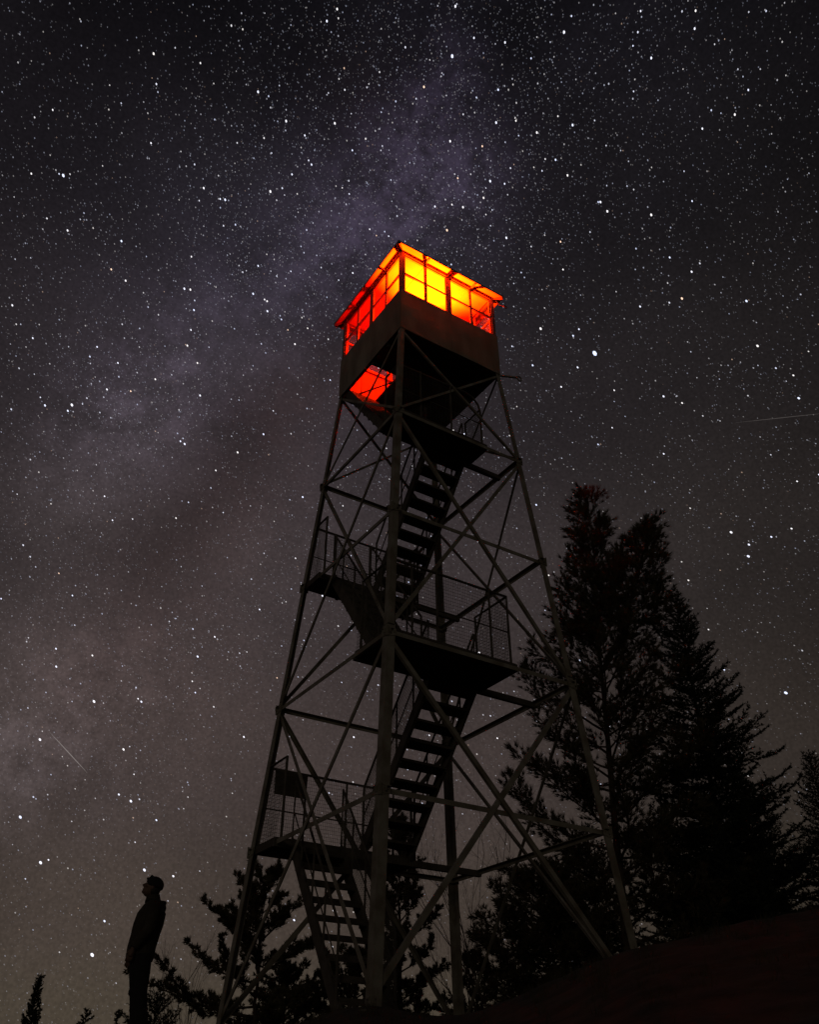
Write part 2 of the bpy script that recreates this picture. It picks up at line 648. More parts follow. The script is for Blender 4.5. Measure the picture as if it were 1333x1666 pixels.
def ground_z(x, y):
    x = np.asarray(x, float)
    y = np.asarray(y, float)
    dx = x-CAM[0]
    dy = y-CAM[1]
    r = np.hypot(dx, dy)+1e-6
    az = np.degrees(np.arctan2(dx, dy))
    rc = np.interp(az, CA, CR)
    s = np.interp(az, CA, CS)
    g0 = CAM[2]-.95
    zc = CAM[2]+s*rc
    t = np.clip(r/rc, 0, 1)
    z_in = g0+(zc-g0)*t
    q = np.clip((r-rc)/3.0, 0, 1)
    q = q*q*(3-2*q)
    z_out = zc+(0.0-zc)*q
    z_out = np.minimum(z_out, CAM[2]+s*r-.012*(r-rc))
    z = np.where(r < rc, z_in, z_out)
    fall = np.clip(r-15.5, 0, 60)*.10+np.clip(r-60, 0, 400)*.03
    z = z-fall
    damp = np.clip(np.abs(r-rc)/1.5, .25, 1)
    z = z+bumps(x, y)*.045*np.maximum(damp, .4)+(np.sin(x*13.1+y*5)*np.cos(y*11.3-x*4.2)*.012)*np.clip((22-r)/6, 0, 1)-.01
    return z


def build_ground():
    na = 360
    rr = np.concatenate([np.linspace(0.05, 16, 130), np.geomspace(16.4, 5800, 60)])
    aa = np.linspace(-math.pi, math.pi, na, endpoint=False)
    R, A = np.meshgrid(rr, aa, indexing='ij')
    X = CAM[0]+R*np.sin(A)
    Y = CAM[1]+R*np.cos(A)
    Z = ground_z(X, Y)
    V = np.stack([X, Y, Z], -1).reshape(-1, 3)
    T = []
    nr = len(rr)
    for i in range(nr-1):
        k = np.arange(na)
        a = i*na+k
        b = i*na+(k+1) % na
        c = (i+1)*na+(k+1) % na
        d = (i+1)*na+k
        T.append(np.stack([a, b, c], 1))
        T.append(np.stack([a, c, d], 1))
    T.append(np.array([(0, k+1, k) for k in range(1, na-1)]))
    T = np.vstack(T)
    o = tris_mesh('ground', V, T, ROCK)
    me = o.data
    me.polygons.foreach_set('use_smooth', [True]*len(me.polygons))
    me.flip_normals()
    tag(o, kind='structure')


build_ground()

def build_grass():
    """short dry grass and moss tufts on the rock"""
    rng = np.random.default_rng(5)
    t = rng.uniform(26, 72, 1500)
    r = np.interp(t, CA, CR)+rng.normal(size=1500)*1.3
    keep = np.sin(t*1.9)+np.sin(t*.7+r*2) > -.1
    t, r = t[keep], r[keep]
    V, T = [], []
    k = 0
    for a, d in zip(np.radians(t), r):
        x, y = CAM[0]+d*math.sin(a), CAM[1]+d*math.cos(a)
        z = float(ground_z(x, y))
        for q in range(9):
            ang = rng.uniform(0, 6.28)
            h = rng.uniform(.02, .085)
            ox, oy = rng.normal(size=2)*.03
            dx, dy = math.cos(ang), math.sin(ang)
            V += [(x+ox-dy*.003, y+oy+dx*.003, z-.005), (x+ox+dy*.003, y+oy-dx*.003, z-.005), (x+ox+dx*h*.5, y+oy+dy*h*.5, z+h)]
            T.append((k, k+1, k+2))
            k += 3
    o = tris_mesh('grass', V, T, surf('dry_grass', (.10, .08, .045), (.06, .05, .03), 4, .9))
    tag(o, kind='stuff')


build_grass()

# ------------------------------------------------------------------ fire tower
tower = empty('fire_lookout_tower', (0, 0, 0))
tag(tower, 'tall steel fire lookout tower with zigzag stairs and a red lit cab on top', 'lookout tower')

CORN = {'N': (-1, -1), 'R': (1, -1), 'L': (-1, 1), 'F': (1, 1)}


def cp(c, z, off=0.0):
    w = hw(z)+off
    return Vector((CORN[c][0]*w, CORN[c][1]*w, z))


# legs: angle sections, corner outwards, heavier below, with splice plates
for c in 'NRLF':
    mb = MB()
    sx, sy = CORN[c]
    for z0, z1, fl, t in ((-.35, LZ[3]+.12, .115, .011), (LZ[3]+.10, LZ[1]+.1, .098, .010), (LZ[1]+.08, ZO+.02, .085, .009)):
        mb.angle(cp(c, z0), cp(c, z1), (-sx*fl, 0, 0), (0, -sy*fl, 0), t)
    leg = mb.build('leg', STEEL, tower)
    for z in LZ[1:5]:
        g = MB()
        # gusset plates on both faces of the leg at a joint
        p = cp(c, z)
        for ax in (0, 1):
            hx = .10
            if ax == 0:
                pts = [(-.03, -.075), (.12, -.045), (.12, .045), (-.03, .075)]
                q0 = [p+Vector((-sx*a, sy*.004, b)) for a, b in pts]
                q1 = [k+Vector((0, sy*.008, 0)) for k in q0]
            else:
                pts = [(-.03, -.075), (.12, -.045), (.12, .045), (-.03, .075)]
                q0 = [p+Vector((sx*.004, -sy*a, b)) for a, b in pts]
                q1 = [k+Vector((sx*.008, 0, 0)) for k in q0]
            g.prism(q0, q1)
            for a, b in ((.02, .045), (.02, -.045), (.09, 0), (.055, .02)):
                if ax == 0:
                    g.ball(p+Vector((-sx*a, sy*.014, b)), .012, nu=6, nv=4)
                else:
                    g.ball(p+Vector((sx*.014, -sy*a, b)), .012, nu=6, nv=4)
        g.build('gusset_plate', STEEL, leg)
    if True:
        fb = MB()
        p = cp(c, 0)
        fb.prism([p+Vector((a*.26, b*.26, -.6)) for a, b in ((-1, -1), (1, -1), (1, 1), (-1, 1))], [p+Vector((a*.2, b*.2, -.06)) for a, b in ((-1, -1), (1, -1), (1, 1), (-1, 1))])
        fb.build('footing', surf('concrete', (.3, .28, .25), (.2, .18, .16), 8, .9, 0, .3), leg)

FACES = [('N', 'R', Vector((0, -1, 0))), ('N', 'L', Vector((-1, 0, 0))), ('L', 'F', Vector((0, 1, 0))), ('R', 'F', Vector((1, 0, 0)))]
# crossed braces
for a, b, nrm in FACES:
    for z1, z0, w in ((LZ[0], LZ[1], .042), (LZ[1], LZ[3], .052), (LZ[3], LZ[5], .06)):
        for k, (s, e) in enumerate(((a, b), (b, a))):
            p1 = cp(s, z1-.03)
            p0 = cp(e, z0+.03)
            inn = -nrm*(.014 if k == 0 else .03)
            p1 = p1+inn
            p0 = p0+inn
            dirv = (p1-p0).normalized()
            side = dirv.cross(nrm).normalized()
            mb = MB()
            mb.angle(p0-side*w/2, p1-side*w/2, side*w, -nrm*w*.8, .006)
            mb.build('diagonal_brace', STEEL, tower)
    for i in (0, 1, 2, 3, 4):
        z = LZ[i]
        w = .06
        mb = MB()
        p0 = cp(a, z)
        p1 = cp(b, z)
        d = (p1-p0).normalized()
        ext = .05 if i else 0
        off = -nrm*(.045 if i in (2, 4) else .014)
        mb.angle(p0-d*ext+off+Vector((0, 0, w/2)), p1+d*ext+off+Vector((0, 0, w/2)), (0, 0, -w), -nrm*w, .007)
        mb.build('horizontal_beam', STEEL, tower)


def wire_panel(name, p00, p10, p11, p01, parent, sx=.03, sy=.05, t=.0021):
    """a wire grid between four corner points (p00-p10 bottom, p01-p11 top)"""
    p00, p10, p11, p01 = map(Vector, (p00, p10, p11, p01))
    rnd = random.Random(int(abs(p00.x*1000+p00.z*77)))
    mb = MB()
    n = max(2, int((p10-p00).length/sx))
    m = max(2, int((p01-p00).length/sy))
    nrm = (p10-p00).cross(p01-p00).normalized()

    def pt(u, v):
        a = p00.lerp(p10, u)
        b = p01.lerp(p11, u)
        w = a.lerp(b, v)
        return w+nrm*(math.sin(u*9+v*3)*.008+math.sin(v*11)*.005)
    for i in range(n+1):
        u = i/n
        mb.tube([pt(u, v) for v in (0, .25, .5, .75, 1)], t, 3, cap=False)
    for j in range(m+1):
        v = j/m
        mb.tube([pt(u, v) for u in (0, .2, .4, .6, .8, 1)], t*1.15, 3, cap=False)
    return mb.build(name, STEEL_D, parent)


# landings: x from one side to XE, y strip against one face
XE = .52


def landing(i, sy, yin, posts_x, plate=False):
    z = LZ[i]+.035
    w = hw(LZ[i])
    y0 = sy*(w-.015)
    mb = MB()
    # boards with small gaps run along x
    nb = 4
    yl, yh = min(y0, yin), max(y0, yin)
    bw = (yh-yl)/nb
    for k in range(nb):
        mb.box2((-w+.05, yl+k*bw+.002, z), (XE, yl+(k+1)*bw-.002, z+.035))
    mb.box2((-w+.03, yl, z-.075), (-w+.05, yh, z+.03))
    mb.box2((XE, yl, z-.075), (XE+.02, yh, z+.03))
    L_ = mb.build('landing', DECK, tower)
    for xx in (-w*.55, 0.0):
        j = MB()
        j.box2((xx-.025, yl+.01, z-.07), (xx+.025, yh-.01, z-.002))
        j.build('joist', STEEL_D, L_)
    j = MB()
    j.box2((-w+.02, yin-.03 if sy < 0 else yin-.03, z-.09), (w-.02, yin+.03, z-.004))
    j.build('joist', STEEL_D, L_)
    # railing
    ht = 1.12
    zt = z+ht
    wt = hw(zt)-.03
    oy = sy*min(wt, w-.02)
    rl = MB()
    if i == 1:
        # round cornered top rail at the outer end
        pts = [(-wt, oy, zt-.05)]
        pts += [(XE-.3, oy, zt)]
        for a in (0, 30, 60, 90):
            pts.append((XE-.3+.3*math.sin(rad(a)), oy, zt-.3+.3*math.cos(rad(a))))
        pts.append((XE, oy, z))
    else:
        pts = [(-wt, oy, zt), (XE, oy, zt), (XE, oy*1.0, z)]
    rl.tube(pts, .019, 8)
    rl.tube([(XE, oy, zt-.25 if i == 1 else zt), (XE, yin, zt-.25 if i == 1 else zt), (XE, yin, z)], .019, 8)
    rl.tube([(-wt, oy, zt), (-wt-.0, yin, zt), (-wt, yin, z)], .019, 8)
    for xx in posts_x:
        rl.tube([(xx, oy, z), (xx, oy, zt)], .017, 6)
    rl.tube([(-wt, oy, z+.55), (XE, oy, z+.55)], .010, 6)
    rl.build('railing', STEEL_D, L_)
    wire_panel('wire_mesh', (-w+.06, oy+.0, z+.04), (XE-.02, oy, z+.04), (XE-.02-(.06 if i == 1 else 0), oy, zt-.02-(.1 if i == 1 else 0)), (-wt+.02, oy, zt-.02), L_)
    e = zt-.02-(.25 if i == 1 else 0)
    wire_panel('wire_mesh', (XE, oy, z+.04), (XE, yin, z+.04), (XE, yin, e), (XE, oy, e), L_)
    wire_panel('wire_mesh', (-w+.05, oy, z+.04), (-w+.05, yin, z+.04), (-wt, yin, zt-.02), (-wt, oy, zt-.02), L_)
    if plate:
        p = MB()
        p.box2((-1.49, oy-.035, zt-.36), (-.98, oy-.027, zt-.01))
        for xx in (-1.45, -1.02):
            p.ball((xx, oy-.04, zt-.05), .012, nu=6, nv=4)
        p.build('plate', DECK, L_)
    return L_


landing(1, -1, -.68, (-.7, -.1))
landing(2, 1, .86, (-.87, -.2))
landing(3, -1, -.68, (-.70, .2, -1.1))
landing(4, 1, 1.0, (-.98, -.3), True)


def flight(x0, x1, ytop, ztop, ybot, zbot, n, slant=0.0, rails=(1, 1), mesh=(0, 0), rail_h=.82):
    """open stair flight; slant shifts the foot sideways"""
    top = Vector((0, ytop, ztop))
    bot = Vector((slant, ybot, zbot))
    d = (top-bot)
    fl = MB()
    for xx in (x0, x1):
        a = bot+Vector((xx, 0, 0))
        b = top+Vector((xx, 0, 0))
        fl.bar(a, b, .012, .15, (0, 0, 1))
        for o in (-.075, .063):
            up = Vector((1, 0, 0)).cross(d).normalized()
            if up.z < 0:
                up = -up
            s = .02 if xx == x0 else -.02
            fl.bar(a+up*o+Vector((s, 0, 0)), b+up*o+Vector((s, 0, 0)), .04, .008, up)
    F = fl.build('stair_flight', STEEL_D, tower)
    for k in range(n):
        t = (k+.6)/n
        p = bot+d*t
        tr = MB()
        sy = 1 if d.y > 0 else -1
        tr.box((p.x+(x0+x1)/2, p.y, p.z), ((x1-x0)/2-.012, .105, .018))
        tr.box((p.x+(x0+x1)/2, p.y-sy*.1, p.z-.022), ((x1-x0)/2-.012, .006, .03))
        for xx, s in ((x0, 1), (x1, -1)):
            tr.box((p.x+xx+s*.022, p.y, p.z-.035), (.012, .09, .02))
        tr.build('tread', DECK, F)
    for use, xx in zip(rails, (x0, x1)):
        if not use:
            continue
        hr = MB()
        a = bot+Vector((xx, 0, 0))
        b = top+Vector((xx, 0, 0))
        h = Vector((0, 0, rail_h))
        hr.tube([a+d*.02, a+d*.02+h, b+h, b], .017, 7)
        hr.tube([a+h*.5+d*.02, b+h*.5], .010, 6)
        for t in (.27, .52, .77):
            hr.tube([a+d*t, a+d*t+h], .014, 6)
        hr.build('handrail', STEEL_D, F)
    for use, xx in zip(mesh, (x0, x1)):
        if use:
            a = bot+Vector((xx, 0, .1))
            b = top+Vector((xx, 0, .1))
            h = Vector((0, 0, rail_h-.1))
            wire_panel('wire_mesh', a, b, b+h, a+h, F, .035, .05)
    return F


flight(-1.02, -.42, .86, LZ[0]-.02, -.62, LZ[1]+.06, 9, rails=(0, 0))
flight(-.34, .42, -.72, LZ[1]+.02, .84, LZ[2]+.06, 9, mesh=(0, 0))
flight(-1.12, -.42, .84, LZ[2]+.02, -.66, LZ[3]+.06, 9, mesh=(1, 0))
flight(-.36, .44, -.72, LZ[3]+.02, 1.0, LZ[4]+.06, 9, mesh=(1, 0))
flight(-1.42, -.68, 1.0, LZ[4]+.02, -.62, .02, 9, slant=-.12, mesh=(0, 1))

# ---- cab
CW = 1.0668
mb = MB()
SILL, PLATE = .96, 1.97
for sx in (-1, 1):
    for sy in (-1, 1):
        mb.box2((sx*CW, sy*CW, ZO), (sx*(CW-.075), sy*(CW-.075), ZO+PLATE))
for s in (-1, 1):
    mb.box2((-CW, s*(CW+.002), ZO+PLATE-.034), (CW, s*(CW-.045), ZO+PLATE+.012))
    mb.box2((s*(CW+.001), -CW, ZO+PLATE-.035), (s*(CW-.046), CW, ZO+PLATE+.011))
    mb.box2((-CW+.01, s*(CW-.006), ZO+SILL-.05), (CW-.01, s*(CW-.075), ZO+SILL))
    mb.box2((s*(CW-.007), -CW+.01, ZO+SILL-.051), (s*(CW-.076), CW-.01, ZO+SILL-.001))
cab = mb.build('cab', FRAME, tower)
# floor with a hatch opening on the left side
HX0, HX1, HY0, HY1 = -1.04, -.44, -.04, .86
mb = MB()
zf0, zf1 = ZO+.0, ZO+.04
mb.box2((-CW+.01, -CW+.01, zf0), (CW-.01, HY0, zf1))
mb.box2((-CW+.01, HY1, zf0), (CW-.01, CW-.01, zf1))
mb.box2((HX1, HY0, zf0), (CW-.01, HY1, zf1))
mb.box2((-CW+.01, HY0, zf0), (HX0, HY1, zf1))
for yy in (-.6, -.1, .95):
    mb.box2((-CW+.02, yy-.03, zf0-.08), (CW-.02, yy+.03, zf0-.001))
mb.build('floor', DECK, cab)
# skirts: two sheets per side
for a, b, nrm in FACES:
    tdir = Vector((0, 0, 1)).cross(nrm)
    sk = MB()
    for k, (u0, u1) in enumerate(((-1, .012), (0, 1))):
        nx, nz = 14, 10
        vs = []
        rnd = random.Random(5+k)
        for j in range(nz+1):
            for i in range(nx+1):
                u = u0+(u1-u0)*i/nx
                v = j/nz
                # slight buckle of the sheet, strongest at mid height
                wv = .006*math.sin(u*7+1)*math.sin(v*3.1)+.005*math.sin(v*9+u*4)
                p = nrm*(CW+.012+k*.004+wv*.5)+tdir*(u*(CW+.010))+Vector((0, 0, ZO-.03+v*(SILL+.02)))
                vs.append(p)
        off = [p-nrm*.004 for p in vs]
        n0 = len(vs)
        fs = []
        for j in range(nz):
            for i in range(nx):
                q = (j*(nx+1)+i, j*(nx+1)+i+1, (j+1)*(nx+1)+i+1, (j+1)*(nx+1)+i)
                fs.append(q)
                fs.append(tuple(x+n0 for x in reversed(q)))
        rim = [i for i in range(nx+1)]+[j*(nx+1)+nx for j in range(1, nz+1)]+[nz*(nx+1)+i for i in range(nx-1, -1, -1)]+[j*(nx+1) for j in range(nz-1, 0, -1)]
        for x, y in zip(rim, rim[1:]+rim[:1]):
            fs.append((y, x, x+n0, y+n0))
        sk.add(vs+off, fs)
    sk.build('skirt_panel', SKIRT, cab, smooth=False)
# windows: two per side, each two by two panes
for a, b, nrm in FACES:
    tdir = Vector((0, 0, 1)).cross(nrm)
    for s in (-1, 1):
        u0, u1 = (-CW+.075, -.03) if s < 0 else (.03, CW-.075)
        z0, z1 = ZO+SILL+.002, ZO+PLATE-.037
        wd = MB()

        def fb(ua, ub, za, zb, dep=.035, mi=0, nin=.02):
            A = nrm*(CW-nin)+tdir*ua+Vector((0, 0, za))
            B = nrm*(CW-nin-dep)+tdir*ub+Vector((0, 0, zb))
            wd.box2(A, B, mi)
        fb(u0, u0+.03, z0, z1)
        fb(u1-.03, u1, z0, z1)
        fb(u0+.03, u1-.03, z0, z0+.03, .033)
        fb(u0+.03, u1-.03, z1-.018, z1, .033)
        um = (u0+u1)/2
        zm = (z0+z1)/2
        fb(um-.026, um+.026, z0+.03, z1-.018, .030)
        fb(u0+.03, u1-.03, zm-.026, zm+.026, .026, nin=.024)
        wo = wd.build('window', FRAME, cab)
        gl = MB()
        wd = gl
        for ua, ub in ((u0+.03, um-.026), (um+.026, u1-.03)):
            for za, zb in ((z0+.03, zm-.026), (zm+.026, z1-.018)):
                fb(ua, ub, za, zb, .003, 0, .034)
        gl.build('window_pane', GLASS, cab)
    mu = MB()
    A = nrm*(CW-.008)+tdir*(-.028)+Vector((0, 0, ZO+SILL+.001))
    B = nrm*(CW-.065)+tdir*(.028)+Vector((0, 0, ZO+PLATE-.036))
    mu.box2(A, B)
    mu.build('mullion', FRAME, cab)
# ceiling, roof sheets, eaves and rafters
mb = MB()
mb.box2((-CW+.072, -CW+.072, ZO+PLATE), (CW-.072, CW-.072, ZO+PLATE+.012))
for k in (-.5, .0, .5):
    mb.box2((k-.012, -CW+.073, ZO+PLATE-.008), (k+.012, CW-.073, ZO+PLATE-.0005))
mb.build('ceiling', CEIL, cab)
EV, ZE = 1.205, 1.995
rf = MB()
apex = Vector((0, 0, ZO+2.5))
ec = [Vector((x*EV, y*EV, ZO+ZE)) for x, y in ((-1, -1), (1, -1), (1, 1), (-1, 1))]
up = Vector((0, 0, .014))
for i in range(4):
    p, q = ec[i], ec[(i+1) % 4]
    rf.prism([p, q, apex], [p+up, q+up, apex+up])
roof = rf.build('roof', [CEIL], cab)
# standing seams and outer skin
rs = MB()
for i in range(4):
    p, q = ec[i]+up*1.2, ec[(i+1) % 4]+up*1.2
    rs.prism([p, q, apex+up*1.2], [p+up*.6, q+up*.6, apex+up*1.8])
    rs.bar(ec[i]+up*2, apex+up*2, .05, .03)
rs.ball(apex+up*3, .07)
rs.build('roof_sheeting', ROOF, cab)
for a, b, nrm in FACES:
    tdir = Vector((0, 0, 1)).cross(nrm)
    fa = MB()
    A = nrm*(EV-.002)+tdir*(-EV-.004)+Vector((0, 0, ZO+ZE-.012))
    B = nrm*(EV+.012)+tdir*(EV+.004)+Vector((0, 0, ZO+ZE+.03))
    fa.box2(A, B)
    fa.build('fascia', ROOF, cab)
    sf = MB()
    A = nrm*(CW+.006)+tdir*(-CW-.006)+Vector((0, 0, ZO+ZE-.009))
    t0, t1 = -CW-.006, CW+.006
    lo_ = ZO+ZE-.009
    q = [nrm*(CW+.006)+tdir*t0, nrm*(CW+.006)+tdir*t1, nrm*(EV-.004)+tdir*(EV-.004), nrm*(EV-.004)+tdir*(-EV+.004)]
    sf.prism([v+Vector((0, 0, lo_)) for v in q], [v+Vector((0, 0, lo_+.006)) for v in q])
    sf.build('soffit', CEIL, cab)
    ln = MB()  # boards added inside the skirts to redden the bounced lamp light
    ln.box2(nrm*(CW-.02)+tdir*(-CW+.08)+Vector((0, 0, ZO+.045)), nrm*(CW-.032)+tdir*(CW-.08)+Vector((0, 0, ZO+SILL-.055)))
    ln.build('bounce_lining', RED_BOUNCE, cab)
    for u in (-.53, 0, .53):
        ra = MB()
        ra.bar(nrm*(CW+.004)+tdir*u+Vector((0, 0, ZO+PLATE+.0)), nrm*(EV-.006)+tdir*u+Vector((0, 0, ZO+ZE-.016)), .035, .028)
        ra.build('rafter', FRAME, cab)
for x, y in ((-1, -1), (1, -1), (1, 1), (-1, 1)):
    ra = MB()
    ra.bar(Vector((x*(CW+.005), y*(CW+.005), ZO+PLATE)), Vector((x*(EV-.01), y*(EV-.01), ZO+ZE-.02)), .07, .045)
    ra.build('rafter', FRAME, cab)
# bracket under the right eave and pulley arm at the right floor corner
br = MB()
br.tube([(1.10, -1.10, ZO+1.93), (1.17, -1.14, ZO+1.80), (1.22, -1.18, ZO+1.77)], .014, 6)
br.tube([Vector((1.25, -1.19, ZO+1.77))+Vector((.04*math.cos(t), 0, .03*math.sin(t))) for t in np.linspace(0, 2*math.pi, 13)], .011, 6)
br.build('eave_bracket', ROOF, cab)
pa = MB()
pa.bar((CW-.05, -CW+.03, ZO-.04), (1.36, -1.20, ZO-.05), .03, .03)
pu = MB()
pu.tube([Vector((1.40, -1.22, ZO-.075))+Vector((.05*math.cos(t), 0, .05*math.sin(t))) for t in np.linspace(0, 2*math.pi, 17)], .014, 6)
arm = pa.build('hoist_arm', STEEL, tower)
hr = MB()
hr.tube([(-CW+.03, CW-.05, ZO-.09), (-.43, .02, ZO-.07)], .016, 6)
hr.tube([(-.72, HY0, ZO-.02), (-.72, HY0, ZO+.9), (-.72, HY1, ZO+.9), (-.72, HY1, ZO-.02)], .014, 6)
hr.build('hatch_rail', STEEL_D, tower)
pu.build('pulley', STEEL, arm)

# lantern inside the cab: the red light of the photograph
lan = empty('lantern', (-.10, -.48, ZO+1.0))
tag(lan, 'small red lantern glowing inside the cab on top of the tower', 'lantern')
tb = MB()
tb.box2((-.25, -.25, ZO+.955), (.25, .25, ZO+.985))
tb2 = MB()
tb2.box2((-.37, -.65, ZO+.86), (.13, -.2, ZO+.89))
for x, y in ((-.34, -.62), (.10, -.62), (.10, -.23), (-.34, -.23)):
    tb2.box2((x-.02, y-.02, ZO+.041), (x+.02, y+.02, ZO+.859))
tb_o = tb2.build('map_table', DECK)
tag(tb_o, 'small square wooden map table standing inside the glowing cab', 'table')
lm = MB()
lm.tube([(0, 0, -.109), (0, 0, -.08)], .05, 16)
lm.tube([(0, 0, -.03), (0, 0, -.01)], .045, 16)
for k in range(4):
    a = k*math.pi/2
    lm.tube([(.04*math.cos(a), .04*math.sin(a), -.08), (.04*math.cos(a), .04*math.sin(a), -.03)], .003, 5)
lm.build('lantern_body', STEEL_D, lan)
pl = bpy.data.lights.new('lantern_light', 'POINT')
pl.energy = 300
pl.color = (1, .003, .0001)
pl.shadow_soft_size = .03
po = bpy.data.objects.new('lantern_light', pl)
COL.objects.link(po)
po.parent = lan
po.location = (0, 0, .05)
sp = bpy.data.lights.new('lantern_beam', 'SPOT')
sp.energy = 3600
sp.color = (1, .049, .0003)
sp.spot_size = rad(124)
sp.spot_blend = .6
sp.shadow_soft_size = .03
spo = bpy.data.objects.new('lantern_beam', sp)
COL.objects.link(spo)
spo.parent = lan
spo.location = (0, 0, .06)
spo.rotation_euler = Vector((-.10, -.58, 1)).to_track_quat('-Z', 'Y').to_euler()


# ------------------------------------------------------------------ trees
def unit(v):
    return v/max(1e-9, np.linalg.norm(v))


class Tree:
    def __init__(s, seed):
        s.rng = np.random.default_rng(seed)
        s.V = []
        s.T = []
        s.n = 0
        s.spr = 1.0
        s.wood = MB()

    def blades(s, P, D, L, wd):
        """P, D: (n,3) roots and directions; one thin tapered blade each"""
        P = np.asarray(P)
        D = np.asarray(D)
        n = len(P)
        if n == 0:
            return
        r = s.rng.normal(size=(n, 3))
        side = np.cross(D, r)
        side /= np.linalg.norm(side, axis=1)[:, None]+1e-9
        L = np.broadcast_to(np.asarray(L, float), (n,))[:, None]
        a = P-side*wd*.5
        b = P+side*wd*.5
        c = P+D*L
        s.V.append(np.stack([a, b, c], 1).reshape(-1, 3))
        s.T.append(np.arange(n*3).reshape(-1, 3)+s.n)
        s.n += n*3

    def tuft(s, p, d, k, L, wd, spread=.8):
        spread *= s.spr
        D = s.rng.normal(size=(k, 3))
        D /= np.linalg.norm(D, axis=1)[:, None]
        D = D*spread+d
        D /= np.linalg.norm(D, axis=1)[:, None]
        s.blades(np.repeat(p[None], k, 0)+s.rng.normal(size=(k, 3))*.012, D, L*s.rng.uniform(.6, 1.05, k), wd)

    def needles(s, p0, p1, per, L, wd):
        """needles round a twig from p0 to p1"""
        ln = np.linalg.norm(p1-p0)
        k = max(3, int(ln*per))
        t = s.rng.random(k)[:, None]
        P = p0+(p1-p0)*t
        ax = unit(p1-p0)
        D = s.rng.normal(size=(k, 3))
        D -= (D @ ax)[:, None]*ax
        D /= np.linalg.norm(D, axis=1)[:, None]+1e-9
        D = D*.8+ax*.75
        D /= np.linalg.norm(D, axis=1)[:, None]
        s.blades(P, D, L*s.rng.uniform(.7, 1.1, k), wd)

    def finish(s, name, label, cat, nmat, base, group=None):
        root = empty(name, base)
        tag(root, label, cat, group)
        b = np.array(base)
        w = s.wood
        w.v = [(v[0]-b[0], v[1]-b[1], v[2]-b[2]) for v in w.v]
        w.build('trunk', BARK, root, smooth=True)
        if s.V:
            tris_mesh('crown', np.vstack(s.V)-b, np.vstack(s.T), nmat, root)
        return root


def gz(x, y):
    return float(ground_z(x, y))


